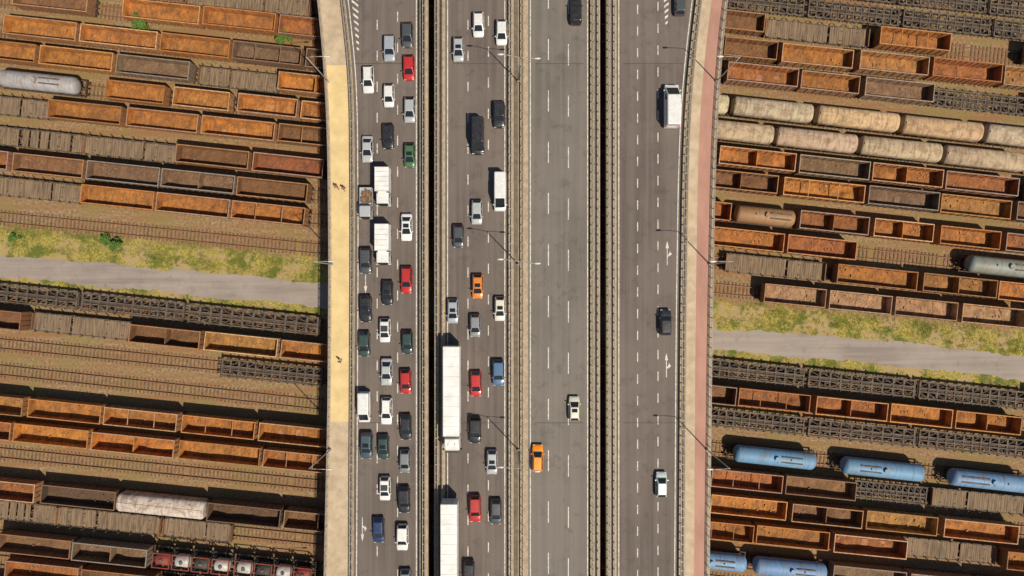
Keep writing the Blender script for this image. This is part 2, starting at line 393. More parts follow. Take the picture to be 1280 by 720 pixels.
def gondola(var):
    r=random.Random(var*13+1)
    b=MB();L=12;W=[2.9,2.8,2.86,2.76,2.9,2.84,2.78][var%7];H=[3.2,3.35,3.1,3.25,2.9,3.4,3.15][var%7];fz=1.25
    chassis(b,L)
    b.box(-L/2,L/2,-W/2,W/2,1.06,1.22,'out')
    t=.07
    for s_ in (-1,1):
        y0,y1=sorted((s_*W/2,s_*(W/2-t))); b.box(-L/2,L/2,y0,y1,1.22,H,'out')
        x0,x1=sorted((s_*L/2,s_*(L/2-t))); b.box(x0,x1,-W/2+t,W/2-t,1.22,H,'out')
    xi=L/2-t-.006; yi=W/2-t-.006
    nx=37; ny=9
    mounds=[(r.uniform(-5,5),r.uniform(-1,1),r.uniform(.5,2.0),r.uniform(.04,.3 if var%2 else .14)) for _ in range(8)]
    vs=[];fs=[]
    for i in range(nx):
        for j in range(ny):
            x=-xi+2*xi*i/(nx-1); y=-yi+2*yi*j/(ny-1)
            zz=fz+sum(h*math.exp(-((x-a)**2/(s*s)+(y-c)**2/(.5*s*s))) for a,c,s,h in mounds)+r.uniform(0,.07)
            vs.append((x,y,zz))
            if i and j: fs.append(((i-1)*ny+j-1,i*ny+j-1,i*ny+j,(i-1)*ny+j))
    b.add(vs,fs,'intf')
    for s_ in (-1,1):
        vs=[];fs=[];m=31;
        for i in range(m):
            x=-xi+2*xi*i/(m-1)
            for j,zz in enumerate((fz-.02,fz+.6*(H-fz),H-.03)):
                d=0 if j==2 else r.uniform(0,.05)
                vs.append((x,s_*(yi-d),zz))
                if i and j: fs.append(((i-1)*3+j-1,i*3+j-1,i*3+j,(i-1)*3+j))
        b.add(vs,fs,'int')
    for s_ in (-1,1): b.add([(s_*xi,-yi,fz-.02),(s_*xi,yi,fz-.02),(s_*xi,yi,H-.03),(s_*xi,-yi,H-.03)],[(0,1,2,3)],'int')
    for s_ in (-1,1):
        y0,y1=sorted((s_*(W/2+.05),s_*(W/2-.09))); b.box(-L/2-.04,L/2+.04,y0,y1,H,H+.09,'rim')
        x0,x1=sorted((s_*(L/2+.04),s_*(L/2-.09))); b.box(x0,x1,-W/2+.09,W/2-.09,H,H+.09,'rim')
    nr=[9,11,8,10,9,12,7][var%7]
    for i in range(nr+1):
        x=-L/2+.1+(L-.2)*i/nr
        for s_ in (-1,1):
            y0,y1=sorted((s_*(W/2+.002),s_*(W/2+.09))); b.box(x-.07,x+.07,y0,y1,1.1,H-.002,'rim' if var in(2,5) else 'out')
            y0,y1=sorted((s_*(yi-.002),s_*(yi-.09))); b.box(x-.045,x+.045,y0,y1,fz,H-.05,'int')
    for s_ in (-1,1):
        for t_ in (-.8,0,.8):
            x0,x1=sorted((s_*(L/2+.002),s_*(L/2+.09))); b.box(x0,x1,t_-.06,t_+.06,1.1,H-.002,'out')
    if var in(3,):
        for x in (-2.2,2.2): b.box(x-.05,x+.05,-yi,yi,H-.35,H-.22,'rim')
    if var in(1,):
        b.box(-.06,.06,-yi,yi,fz,H-.25,'int')
    if var==5: 
        for x in(-3,0,3): b.box(x-.5,x+.5,-.55,.55,fz,fz+.18,'out')
    for _ in range(14):
        x=r.uniform(-5.3,5.3);y=r.uniform(-1.0,1.0);q=r.uniform(.06,.22)
        b.box(-q,q,-q*.6,q*.6,0,.14,'out',Matrix.Translation((x,y,fz+.1))@Matrix.Rotation(r.uniform(0,3),4,'Z')@Matrix.Rotation(r.uniform(-.3,.3),4,'X'))
    return b.mesh('gondola_wagon')
def flat(var):
    r=random.Random(var+50); b=MB(); L=12; chassis(b,L)
    n=46
    for i in range(n):
        if r.random()<.05: continue
        x=-L/2+L*(i+.5)/n; w=L/n*.46
        b.box(x-w,x+w,-1.38+r.uniform(-.05,.05),1.38+r.uniform(-.05,.05),1.09,1.15+r.uniform(0,.035),'wood')
    for s_ in (-1,1):
        b.box(-L/2,L/2,s_*1.47-.05,s_*1.47+.05,.9,1.2,'skel')
        for i in range(9):
            x=-L/2+.4+(L-.8)*i/8
            h=1.9 if var else 1.35
            b.box(x-.05,x+.05,s_*1.58-.05,s_*1.58+.05,1.0,h,'skel')
    if var==1:
        for s_ in (-1,1):
            b.box(s_*L/2-.05,s_*L/2+.05,-1.4,1.4,1.25,1.75,'out')
    return b.mesh('flat_wagon')
def skelbase(b,L,n):
    for y in (-1.35,1.35): b.box(-L/2,L/2,y-.12,y+.12,1.06,1.3,'skel')
    for y in (-.3,.3): b.box(-L/2,L/2,y-.1,y+.1,1.065,1.26,'skel')
    for i in range(n+1):
        x=-L/2+.1+(L-.2)*i/n
        b.box(x-.09,x+.09,-1.22,-.42,1.08,1.24,'skel'); b.box(x-.09,x+.09,.42,1.22,1.08,1.24,'skel')
        b.box(x-.07,x+.07,-.18,.18,1.1,1.22,'skel')
        for s_ in (-1,1): b.box(x-.06,x+.06,s_*1.52-.05,s_*1.52+.05,1.0,1.55,'skel')
        if i<n:
            x2=-L/2+.1+(L-.2)*(i+1)/n
            for s_ in (-1,1): b.beam((x+.1,s_*.45,1.16),(x2-.1,s_*1.2,1.16),.08,.06,'skel')
def skel(var):
    b=MB(); L=12; chassis(b,L); skelbase(b,L,10 if var else 12)
    return b.mesh('skeleton_wagon')
def tankframe():
    b=MB(); L=12; chassis(b,L); skelbase(b,L,8)
    for x0,k in ((-4.5,'silver'),(-1.5,'darkst'),(1.5,'silver'),(4.5,'redst')):
        pr=[(-1.15,.3),(-1.05,.8),(-.85,1.0),(.85,1.0),(1.05,.8),(1.15,.3)]
        b.ring([[(x0+x,r*math.cos(a),2.35+r*math.sin(a)) for a in [2*math.pi*i/18 for i in range(18)]] for x,r in pr],k)
        b.cyl((x0,0,3.3),(x0,0,3.5),.28,.28,'skel',10)
        for sx in (-1.28,1.28):
            for sy in (-1.15,1.15): b.box(x0+sx-.07,x0+sx+.07,sy-.07,sy+.07,1.3,3.5,'darkst')
            b.box(x0+sx-.06,x0+sx+.06,-1.08,1.08,3.36,3.5,'redst')
        for sy in (-1.15,1.15): b.box(x0-1.2,x0+1.2,sy-.06,sy+.06,3.36,3.49,'redst')
    return b.mesh('tank_container_wagon')
def tank(var):
    b=MB(); L=12; chassis(b,L); R=1.38; zc=2.35; n=24
    prof=[(-5.75,.15),(-5.7,.6),(-5.55,1.0),(-5.3,1.28),(-5.05,R),(0,R),(5.05,R),(5.3,1.28),(5.55,1.0),(5.7,.6),(5.75,.15)]
    b.ring([[(x,r*math.cos(a),zc+r*math.sin(a)) for a in [2*math.pi*i/n for i in range(n)]] for x,r in prof],'tankp')
    for x in (-3.9,-1.4,1.4,3.9):
        b.ring([[(x+d,(R+e)*math.cos(a),zc+(R+e)*math.sin(a)) for a in [2*math.pi*i/n for i in range(n)]] for d,e in ((-.05,.004),(-.05,.02),(.05,.02),(.05,.004))],'tankp',smooth=False)
    b.cyl((0,0,zc+R-.08),(0,0,zc+R+.28),.36,.34,'tankp',14); b.cyl((0,0,zc+R+.28),(0,0,zc+R+.33),.38,.38,'tankp',14)
    b.cyl((2,0,zc+R-.08),(2,0,zc+R+.2),.14,.14,'tankp',8)
    for s_ in (-1,1): b.box(-4.6,-.6,s_*.42-.12,s_*.42+.12,zc+R+.0,zc+R+.03,'skel') if var==0 else b.box(.6,3.6,s_*.42-.1,s_*.42+.1,zc+R+.0,zc+R+.03,'skel')
    for x in (-4.4,4.4): b.box(x-.3,x+.3,-1.1,1.1,1.05,1.55,'under')
    for y in (-1.46,-1.2): b.beam((.3,y,1.1),(.1,y*.35,zc+R+.1),.05,.05,'skel')
    return b.mesh('tank_wagon')
def hopper(var):
    b=MB(); L=12; chassis(b,L); n=12; W=1.48
    def sec(x,s=1,dz=0):
        pts=[(x,-W*s,1.4),(x,-W*s,2.75+dz)]
        for i in range(1,n): 
            a=math.pi*i/n; pts.append((x,-W*s*math.cos(a),2.75+dz+.95*math.sin(a)**.8*s))
        pts+=[(x,W*s,2.75+dz),(x,W*s,1.4)]
        return pts
    b.ring([sec(-L/2+.1,.8),sec(-L/2+.4),sec(0),sec(L/2-.4),sec(L/2-.1,.8)],'roofp',smooth=True)
    for i in range(9):
        x=-L/2+.6+(L-1.2)*i/8
        b.ring([sec(x-.04,1.0,.0),sec(x-.04,1.012,.01),sec(x+.04,1.012,.01),sec(x+.04,1.0,.0)],'roofp',smooth=False)
    b.box(-L/2+.3,L/2-.3,-.16,.16,3.73,3.77,'roofp')
    for x in (-4,-1.4,1.4,4): b.cyl((x,.6,3.4),(x,.6,3.66),.24,.24,'roofp',12)
    return b.mesh('covered_hopper_wagon')
GM=[gondola(i) for i in range(7)]; FM=[flat(0),flat(1)]; KM=[skel(0),skel(1)]; TM=[tank(0),tank(1)]; HM=[hopper(0)]; XM=[tankframe()]
COL={'O':(.66,.245,.035),'R':(.50,.155,.035),'Y':(.58,.27,.06),'B':(.24,.105,.04),'T':(.50,.40,.27),'P':(.62,.36,.20),'G':(.25,.17,.105),
'W':(.60,.53,.43),'S':(.40,.40,.38),'L':(.13,.27,.45),'V':(.20,.22,.19),'N':(.28,.14,.065),'K':(.08,.06,.045),'D':(.38,.09,.035),'C':(.44,.32,.21),'Q':(.52,.34,.19)}
IT={
'Z00':'900,1010,s 1015,1125,s 1130,1240,s 1245,1355,s',
'Z0':'905,1010,s 1015,1130,s 1135,1245,s 1250,1360,s',
'Z1':'870,955,oB 960,1090,f 1098,1185,oO',
'Z2':'230,385,f 905,970,oB 977,1065,oO 1073,1158,oY 1163,1248,oR 1254,1340,oY',
'A':'20,112,oN 155,250,oO 256,345,oO 350,440,oR 908,995,oR 1000,1072,oO 1080,1165,oG 1168,1290,s',
'B':'8,98,oO 103,198,oO 203,288,oO 293,378,oG 384,474,oB 808,910,hT 915,1015,hT 1020,1122,hQ 1126,1226,hQ 1230,1330,hT',
'C':'-42,48,oO 53,143,oO 148,238,oG 245,345,f 350,440,oO 866,966,hC 969,1070,hC 1074,1175,hC 1178,1280,hC',
'D':'-3,100,tS 134,206,oO 218,287,oO 300,373,oO 378,468,oO 898,992,oO 998,1085,oG 1088,1175,oO 1180,1270,oR',
'E':'-50,60,f 63,153,oO 160,248,oO 255,345,oO 350,440,oB 880,970,oB 978,1078,oO 1083,1170,oG 1175,1262,oY 1267,1350,oB',
'F':'-20,96,f 100,220,f 222,312,oB 318,405,oD 827,912,oR 917,995,tN 998,1083,oR 1090,1163,oO 1172,1246,oO 1255,1340,oR',
'G':'-72,14,oR 18,105,oN 110,200,oG 205,295,oG 298,385,oB 888,978,oO 983,1068,oR 1207,1310,tV',
'H':'-10,99,f 103,193,oO 198,288,oO 292,382,oO 910,1035,f 1046,1145,oO 1151,1242,oY 1247,1340,oO',
'I':'955,1031,oP 1036,1113,oP 1118,1195,oP 1200,1278,oP',
'J':'-38,90,s 95,225,s 230,395,s 890,1010,s 1015,1150,s 1155,1290,s',
'K':'-60,30,oB 35,160,f 165,252,oB 258,348,oY 353,440,oO 830,918,oB 922,1010,oR 1018,1106,oR 1111,1187,oO 1191,1272,oO',
'L':'272,400,s 890,1010,s 1015,1150,s 1155,1290,s',
'M':'915,1022,tL 1050,1157,tL 1185,1290,tL',
'N':'-58,32,oY 38,128,oO 133,223,oO 230,320,oO 326,416,oO 888,976,oR 981,1068,oN 1073,1165,s 1170,1290,f',
'O':'-72,16,oR 20,112,oO 118,220,oO 226,326,oO 331,420,oO 888,982,oO 988,1075,oN 1082,1170,oY 1178,1270,oO',
'P':'865,940,oO 945,1035,oO 1040,1130,oR 1134,1250,f 1255,1340,oO',
'Q':'-45,46,oR 53,145,oK 148,258,hW 262,352,oK 357,440,oB 840,935,tL 940,1035,tL 1040,1130,oG 1135,1220,oR 1226,1310,oB',
'R':'-30,62,f 65,195,f 200,285,f',
'S':'0,90,oN 94,186,oG 192,290,x 294,392,x',
'T':'10,100,oR 105,195,oB 200,298,x 302,400,oK'}
NAMES={'o':'gondola_wagon','f':'flat_wagon','s':'skeleton_wagon','t':'tank_wagon','h':'covered_hopper_wagon','x':'tank_container_wagon'}
def place(r,x0,x1,code):
    sl,c=rowline(r); k=(CAMZ-zt)/F; X0=(x0-640)*k; X1=(x1-640)*k; xc=(X0+X1)/2
    L=(X1-X0)/math.cos(math.atan(sl)); t=code[0]; ck=code[1] if len(code)>1 else 'B'
    me={'o':GM,'f':FM,'s':KM,'t':TM,'h':HM,'x':XM}[t]; me=random.choice(me)
    q=random.uniform(.82,1.1); g=random.uniform(.93,1.07); v=COL[ck]; col=(v[0]*q,v[1]*q*g,v[2]*q)
    obj(NAMES[t],me,(xc,c+sl*xc+random.uniform(-.04,.04),0),math.atan(sl)+(math.pi if random.random()<.5 else 0),(L/12.0,1,1),col)
for r in ROWS:
    occ=[]
    for it in IT.get(r,'').split():
        a_,c_,code=it.split(','); a_=float(a_); c_=float(c_); place(r,a_,c_,code); occ.append((a_,c_))
    vis=[(-5,412),(880,1285)] if r not in ('U','Y0','Y1') else []
    x=-230
    while x<1500:
        ln=random.choice([86,92,92,100]); 
        if all(x+ln+5<p or x>q+5 for p,q in occ) and all(x+ln<p or x>q for p,q in vis) and not(r in('L','M','P','I') and x<640):
            if random.random()<.85: place(r,x,x+ln,random.choice(['oO','oO','oR','oB','oY','f','oN']))
            x+=ln+6
        else: x+=6
# ------------------------------------------------------------ vehicles
def rrect(y0,y1,w,z,cr=.18,splits=(.45,.5)):
    pts=[];tags=[]
    def corner(cxx,cyy,a0):
        for i in range(3):
            a=a0+math.pi/2*i/2; pts.append((cxx+cr*math.cos(a),cyy+cr*math.sin(a),z)); tags.append('p')
    corner(w-cr,y1-cr,0); tags[-1]='f'
    corner(-w+cr,y1-cr,math.pi/2); tags[-1]='s'
    for i,s_ in enumerate(splits): pts.append((-w,y1-cr-(y1-y0-2*cr)*s_,z)); tags.append('p' if i==0 else 's')
    corner(-w+cr,y0+cr,math.pi); tags[-1]='r'
    corner(w-cr,y0+cr,1.5*math.pi); tags[-1]='s'
    for i,s_ in enumerate(reversed(splits)): pts.append((w,y1-cr-(y1-y0-2*cr)*s_,z)); tags.append('p' if i==0 else 's')
    return pts,tags
def wheels(b,ys,w,r=.33,t=.2):
    for y in ys:
        for s_ in (-1,1):
            x=s_*(w-t/2+.01); b.cyl((x-t/2,y,r),(x+t/2,y,r),r,r,'tyre',16); b.cyl((x+s_*(t/2),y,r),(x+s_*(t/2+.015),y,r),r*.58,r*.5,'hub',12)
def carbody(b,L,W,H,kind,y0=0,front=True):
    w=W/2
    if kind in('van','cab'):
        st=[(-.5,.95,1.0),(-.49,.99,1.12),(-.3,1,1.15),(0,1,1.15),(.3,1,1.12),(.40,.98,1.0),(.46,.93,.9),(.49,.86,.78),(.5,.8,.6)]
        g=dict(b0=-.49,b1=.40,t0=-.48,t1=.20,zb=1.08,tw=.88)
    elif kind=='truckcab':
        st=[(-.5,.97,1.2),(0,1,1.25),(.4,1,1.25),(.48,.96,1.2),(.5,.9,1.0)]
        g=dict(b0=-.49,b1=.485,t0=-.47,t1=.34,zb=1.2,tw=.92)
    else:
        tr={'sedan':.93,'hatch':.95,'suv':1.08,'wagon':.95}[kind]; hd={'sedan':.84,'hatch':.88,'suv':1.02,'wagon':.86}[kind]
        st=[(-.5,.74,.52),(-.49,.86,tr-.22),(-.465,.92,tr-.08),(-.41,.975,tr),(-.25,1,tr+.0),(0,1,tr),(.2,.995,hd+.06),(.33,.98,hd),(.42,.95,hd-.07),(.465,.88,hd-.16),(.49,.78,hd-.26),(.5,.66,hd-.40)]
        g={'sedan':dict(b0=-.385,b1=.235,t0=-.215,t1=.06,zb=tr-.03,tw=.74),'hatch':dict(b0=-.475,b1=.27,t0=-.36,t1=.09,zb=tr-.03,tw=.76),
           'suv':dict(b0=-.48,b1=.25,t0=-.40,t1=.09,zb=tr-.03,tw=.80),'wagon':dict(b0=-.48,b1=.24,t0=-.41,t1=.07,zb=tr-.03,tw=.76)}[kind]
    rings=[]
    for t,wf,z in st:
        y=y0+t*L; q=w*wf; zb=.24 if abs(t)<.48 else .34
        half=[(q*.9,zb),(q,zb+.18),(q,z-.22 if z>.75 else (zb+z)/2+.05),(q*.96,z-.07),(q*.80,z-.012),(q*.4,z+.012)]
        rings.append([(x,y,zz) for x,zz in half]+[(-x,y,zz) for x,zz in reversed(half)])
    b.ring(rings,'paint')
    r0,tg=rrect(y0+g['b0']*L,y0+g['b1']*L,w*.93,g['zb'],cr=.16)
    r1,_=rrect(y0+g['t0']*L,y0+g['t1']*L,w*g['tw'],H-.07,cr=.14)
    r2,_=rrect(y0+g['t0']*L+.09,y0+g['t1']*L-.10,w*g['tw']-.11,H-.012,cr=.12)
    n=len(r0)
    for i in range(n):
        j=(i+1)%n; t=tg[i]
        m='glass'
        if t=='p': m='paint'
        if kind=='van' and t in('s','r') : m='paint'
        if kind=='truckcab' and t=='r': m='paint'
        b.add([r0[i],r0[j],r1[j],r1[i]],[(0,1,2,3)],m)
        b.add([r1[i],r1[j],r2[j],r2[i]],[(0,1,2,3)],'paint',True)
    b.add(r2+[(0,y0+(g['t0']+g['t1'])/2*L,H+.012)],[(i,(i+1)%n,n) for i in range(n)],'paint',True)
    if kind in('van',):
        for s_ in (-1,1):
            ya,yb=y0+.12*L,y0+.30*L
            b.add([(s_*w*.945,ya,1.2),(s_*w*.945,yb,1.2),(s_*w*.905,ya+.1,H-.5),(s_*w*.905,ya,H-.5)],[(0,1,2,3)],'glass')
    yc=y0+g['b1']*L
    b.box(-w*.78,w*.78,yc+.0,yc+.06,g['zb']-.05,g['zb']+.035,'trim')
    for s_ in (-1,1):
        x0,x1=sorted((s_*(w*.97),s_*(w+.16))); b.box(x0,x1,yc-.42*(1 if kind not in('truckcab',) else .3),yc-.26*(1 if kind!='truckcab' else .1),g['zb']+.03,g['zb']+.16,'paint')
        zh=st[-2][2]; q=w*st[-3][1]
        x0,x1=sorted((s_*q*.55,s_*q*.97)); b.box(x0,x1,y0+.462*L,y0+.486*L,zh-.06,zh+.075,'hl')
        zr=st[1][2]; x0,x1=sorted((s_*w*.62,s_*w*.90)); b.box(x0,x1,y0-.497*L,y0-.468*L,zr-.12,zr+.05,'tl')
    b.box(-w*.5,w*.5,y0+.488*L,y0+.503*L,.36,.5,'trim')
def mkcar(kind,L,W,H,extra=None):
    b=MB(); carbody(b,L,W,H,kind); wheels(b,(-.30*L,.31*L),W/2)
    if extra=='sun': b.box(-W*.25,W*.25,-.12*L,.03*L,H-.02,H+.018,'glass')
    if extra=='blackroof': b.box(-W*.31,W*.31,-.2*L,.04*L,H-.03,H+.022,'trim')
    if extra=='rails':
        for s_ in (-1,1): b.box(s_*W*.34-.03,s_*W*.34+.03,-.36*L,.05*L,H-.03,H+.06,'trim')
    return b.mesh(kind+'_car')
CM={'sedan':[mkcar('sedan',4.5,1.8,1.45),mkcar('sedan',4.4,1.78,1.42),mkcar('sedan',4.5,1.8,1.45,'sun')],
'hatch':[mkcar('hatch',4.05,1.75,1.5),mkcar('hatch',3.85,1.7,1.52),mkcar('hatch',4.2,1.78,1.48),mkcar('hatch',4.05,1.75,1.5,'sun')],
'suv':[mkcar('suv',4.4,1.84,1.68,'rails'),mkcar('suv',4.3,1.84,1.66),mkcar('suv',4.4,1.84,1.68,'sun')],
'wagon':[mkcar('wagon',4.5,1.8,1.48,'rails')],'two':[mkcar('hatch',4.0,1.75,1.5,'blackroof')]}
def mkvan(L,W,H,ladder=False):
    b=MB(); carbody(b,L,W,H,'van'); wheels(b,(-.31*L,.33*L),W/2,.35,.22)
    for i in range(5): y=-.44*L+.5*L*i/4; b.box(-W*.36,W*.36,y-.03,y+.03,H-.03,H+.02,'paint')
    return b.mesh('van')
VM={'van':mkvan(4.9,1.9,2.0),'vanL':mkvan(5.8,2.0,2.5)}
def mkbox(L,W=2.2,H=3.0,kind='box'):
    b=MB(); cl=2.1; carbody(b,cl,W*.94,2.2,'truckcab',y0=L/2-cl/2)
    yb=L/2-cl-.08
    b.box(-.45,.45,-L/2+.1,yb+.3,.5,.75,'under'); wheels(b,(-L/2+1.2,L/2-1.0),W/2-.02,.42,.28)
    if kind=='box':
        w=W/2; 
        rings=[]
        for y in (-L/2,yb): rings.append([(w,y,.85),(w,y,H-.06),(w-.06,y,H),(-w+.06,y,H),(-w,y,H-.06),(-w,y,.85)])
        b.ring(rings,'white',smooth=False)
        for y in (-L/2+.04,yb-.04): b.box(-w-.015,w+.015,y-.05,y+.05,.83,H+.015,'hl')
        for i in range(1,5): y=-L/2+(yb+L/2)*i/5; b.box(-w+.1,w-.1,y-.02,y+.02,H,H+.012,'hub')
        b.box(-w*.6,w*.6,yb+.02,yb+.5,2.15,2.6,'white')
    else:
        w=W/2
        b.box(-w,w,-L/2,yb,.8,.92,'paint')
        for s_ in (-1,1): b.box(s_*w-.03,s_*w+.03,-L/2,yb,.92,1.35,'paint')
        for y in (-L/2,yb): b.box(-w+.03,w-.03,y-.03,y+.03,.92,1.35,'paint')
        r=random.Random(3)
        for i in range(70):
            q=r.uniform(.12,.34); T=Matrix.Translation((r.uniform(-w+.3,w-.3),r.uniform(-L/2+.3,yb-.3),r.uniform(.98,1.25)))@Matrix.Rotation(r.uniform(0,3),4,'Z')@Matrix.Rotation(r.uniform(-.4,.4),4,'X')
            b.box(-q,q,-q*.6,q*.6,-.12,.12,r.choice(['sleeper','wood','wood','rail']),T)
    return b.mesh('box_truck' if kind=='box' else 'pickup_truck')
VM['box']=mkbox(5.9); VM['box2']=mkbox(6.3,2.2,3.1); VM['pick']=mkbox(5.0,2.0,3,'pick')
def mksemi():
    b=MB(); w=1.25
    rings=[[(w,y,1.0),(w,y,3.93),(w-.06,y,4.0),(-w+.06,y,4.0),(-w,y,3.93),(-w,y,1.0)] for y in (-7.6,5.9)]
    b.ring(rings,'white',smooth=False)
    for y in (-7.56,5.86): b.box(-w-.02,w+.02,y-.06,y+.06,1.0,4.02,'hl')
    for s_ in (-1,1): b.box(s_*w-.03,s_*w+.03,-7.5,5.8,3.92,4.015,'hl')
    for i in range(1,9): y=-7.6+13.5*i/9; b.box(-w+.1,w-.1,y-.015,y+.015,4.0,4.008,'hub')
    b.box(-.5,.5,-7.2,7.4,.75,.99,'under')
    for y in (-6.3,-5.0,-3.7): wheels(b,(y,),w,.5,.36)
    wheels(b,(4.3,7.5),w,.5,.36)
    cy=7.35
    R=[]
    for z,a,c_,wf in ((.5,cy-1.0,cy+1.18,.98),(1.6,cy-1.0,cy+1.2,1),(1.9,cy-1.0,cy+1.16,1),(2.85,cy-1.0,cy+.95,.97),(3.2,cy-1.0,cy+.7,.95),(3.65,cy-1.0,cy+.1,.86),(3.75,cy-.95,cy-.5,.8)):
        ww=1.22*wf; R.append([(ww,a,z),(ww,c_-.25,z),(ww-.25,c_,z),(-ww+.25,c_,z),(-ww,c_-.25,z),(-ww,a,z)])
    b.ring(R,'white',smooth=False)
    b.add([(-.95,cy+1.175,1.92),(.95,cy+1.175,1.92),(.93,cy+.975,2.8),(-.93,cy+.975,2.8)],[(0,1,2,3)],'glass')
    b.box(-1.0,1.0,cy+.98,cy+1.28,2.8,2.88,'trim'); b.box(-.8,.8,cy+1.19,cy+1.23,.7,1.5,'trim')
    for s_ in (-1,1):
        x0,x1=sorted((s_*1.2,s_*1.5)); b.box(x0,x1,cy+.8,cy+.95,1.8,2.6,'trim'); x0,x1=sorted((s_*.75,s_*1.15)); b.box(x0,x1,cy+1.15,cy+1.23,.75,1.0,'hl')
    for s_ in(-.5,.5): b.cyl((s_,cy-.4,3.75),(s_,cy+.0,3.78),.05,.09,'hl',8)
    return b.mesh('semi_trailer_truck')
VM['semi']=mksemi()
CC={'white':(.76,.75,.72),'silver':(.44,.45,.45),'silverb':(.34,.37,.41),'dgrey':(.07,.075,.08),'grey':(.22,.23,.24),'black':(.018,.018,.022),'red':(.48,.02,.018),
'green':(.06,.14,.06),'dgreen':(.03,.06,.052),'dblue':(.03,.06,.10),'teal':(.05,.085,.11),'orange':(.66,.20,.02),'taxi':(.85,.26,.01),'cream':(.66,.62,.50),'blue':(.07,.15,.27),'navy':(.02,.04,.12),'pale':(.50,.60,.57)}
CARS=[(509,43,'hatch','dgrey'),(487,60,'suv','silverb'),(511,84,'hatch','red'),(460,99,'wagon','white'),(486,119,'hatch','white'),(512,137,'hatch','silver'),(485,170,'hatch','black'),
(459,186,'sedan','silver'),(512,194,'hatch','green'),(508,284,'sedan','white'),(457,326,'suv','dgrey'),(508,350,'wagon','red'),(484,366,'hatch','black'),(457,386,'suv','black'),
(481,413,'two','white'),(455,430,'hatch','dgreen'),(509,428,'hatch','dgreen'),(483,465,'sedan','silver'),(507,477,'hatch','red'),(483,514,'wagon','white'),(507,534,'hatch','black'),
(458,557,'suv','teal'),(479,559,'hatch','dgreen'),(506,577,'hatch','grey'),(481,611,'two','white'),(505,625,'suv','black'),(473,663,'hatch','navy'),(503,672,'suv','white'),(507,728,'hatch','grey'),
(598,30,'hatch','white'),(627,40,'hatch','white'),(573,61,'hatch','silver'),(624,143,'suv','black'),(596,265,'hatch','silver'),(573,295,'hatch','dgrey'),(597,358,'hatch','orange'),(625,386,'hatch','cream'),
(566,389,'hatch','silverb'),(594,407,'hatch','grey'),(623,466,'suv','blue'),(595,480,'hatch','red'),(594,538,'suv','black'),(615,578,'hatch','silver'),(594,636,'suv','red'),(620,640,'hatch','dgrey'),(586,716,'hatch','black'),
(720,14,'suv','black','N'),(718,511,'hatch','cream','N'),(672,573,'wagon','taxi','N'),(850,3,'hatch','dgrey','N'),(832,403,'suv','black','N'),(827,606,'hatch','pale','N')]
random.seed(5)
CARS+= [(x,y,random.choice(['sedan','hatch','suv']),random.choice(list(CC))) for x in (459,484,509,572,597,624) for y in range(-330,-20,52)]
CARS+= [(x,y+random.randint(-6,6),random.choice(['sedan','hatch','suv']),random.choice(list(CC))) for x in (459,484,509,597,624) for y in range(775,1100,50)]
for c in CARS:
    x,y,k,cn=c[:4]; X,Y=px(x,y,DZ+.8); nb=len(c)>4
    f_=random.uniform(.92,1.05); col=tuple(v*f_ for v in CC[cn]); q=.92
    obj('car' if cn!='taxi' else 'taxi',random.choice(CM[k]),(X,Y,DZ+.006),(0 if nb else math.pi)+random.uniform(-.02,.02),(.96,q,q),color=col)
for x,y,k,cn,nm,nb in ((479,234,'box','white','box_truck',0),(457,254,'pick','silver','pickup_truck',0),(479,306,'box2','white','box_truck',0),(454,510,'van','white','van',0),(597,169,'vanL','black','van',0),
    (625,239,'vanL','white','van',0),(841,131,'vanL','white','van',1),(565,495,'semi','white','semi_trailer_truck',0),(562,690,'semi','white','semi_trailer_truck',0)):
    X,Y=px(x,y,DZ+(2.8 if k=='semi' else 1.6)); sc=(.95,.95,1)
    if x==841: sc=(1.12,1.12,1.1)
    if x==625: sc=(.92,1.0,1)
    if k=='semi': sc=(.96,.97,1)
    obj(nm,VM[k],(X,Y,DZ+.006),0 if nb else math.pi,sc,CC[cn])
# ------------------------------------------------------------ people
def person(loc,rz,ph=1):
    me=bpy.data.meshes.new('p')
    vs=[(0,0,.95),(0,0,1.15),(0,0,1.38),(0,0,1.5),(0,.02,1.6),(0,.03,1.74),
        (.1,0,.9),(.11,.16*ph,.5),(.11,.22*ph,.08),(.11,.36*ph,.04),(-.1,0,.9),(-.11,-.08*ph,.5),(-.11,-.30*ph,.12),(-.11,-.18*ph,.04),
        (.19,0,1.40),(.24,-.10*ph,1.14),(.25,-.04*ph,.9),(.25,.0,.80),(-.19,0,1.40),(-.24,.10*ph,1.14),(-.25,.22*ph,.93),(-.25,.27*ph,.84)]
    es=[(0,1),(1,2),(2,3),(3,4),(4,5),(0,6),(6,7),(7,8),(8,9),(0,10),(10,11),(11,12),(12,13),(2,14),(14,15),(15,16),(16,17),(2,18),(18,19),(19,20),(20,21)]
    rd=[.15,.14,.16,.06,.09,.10,.10,.065,.045,.04,.10,.065,.045,.04,.07,.05,.035,.04,.07,.05,.035,.04]
    me.from_pydata(vs,es,[]); o=bpy.data.objects.new('tmp',me); S.collection.objects.link(o)
    md=o.modifiers.new('s','SKIN'); sk=me.skin_vertices[0].data
    for i,r in enumerate(rd): sk[i].radius=(r,r*(.75 if i in(0,1,2) else 1))
    sk[0].use_root=True
    o.modifiers.new('u','SUBSURF').levels=1
    dg=bpy.context.evaluated_depsgraph_get(); m2=bpy.data.meshes.new_from_object(o.evaluated_get(dg)); bpy.data.objects.remove(o)
    m2.materials.clear()
    for k in('cloth1','cloth2','skin','hair'): m2.materials.append(M[k])
    for p in m2.polygons:
        c=p.center; p.use_smooth=True
        p.material_index=3 if (c.z>1.72 or (c.z>1.58 and c.y<0)) else 2 if c.z>1.49 else (2 if abs(c.x)>.2 and c.z<1.1 else 1 if c.z>.95 else 0)
    obj('pedestrian',m2,loc,rz)
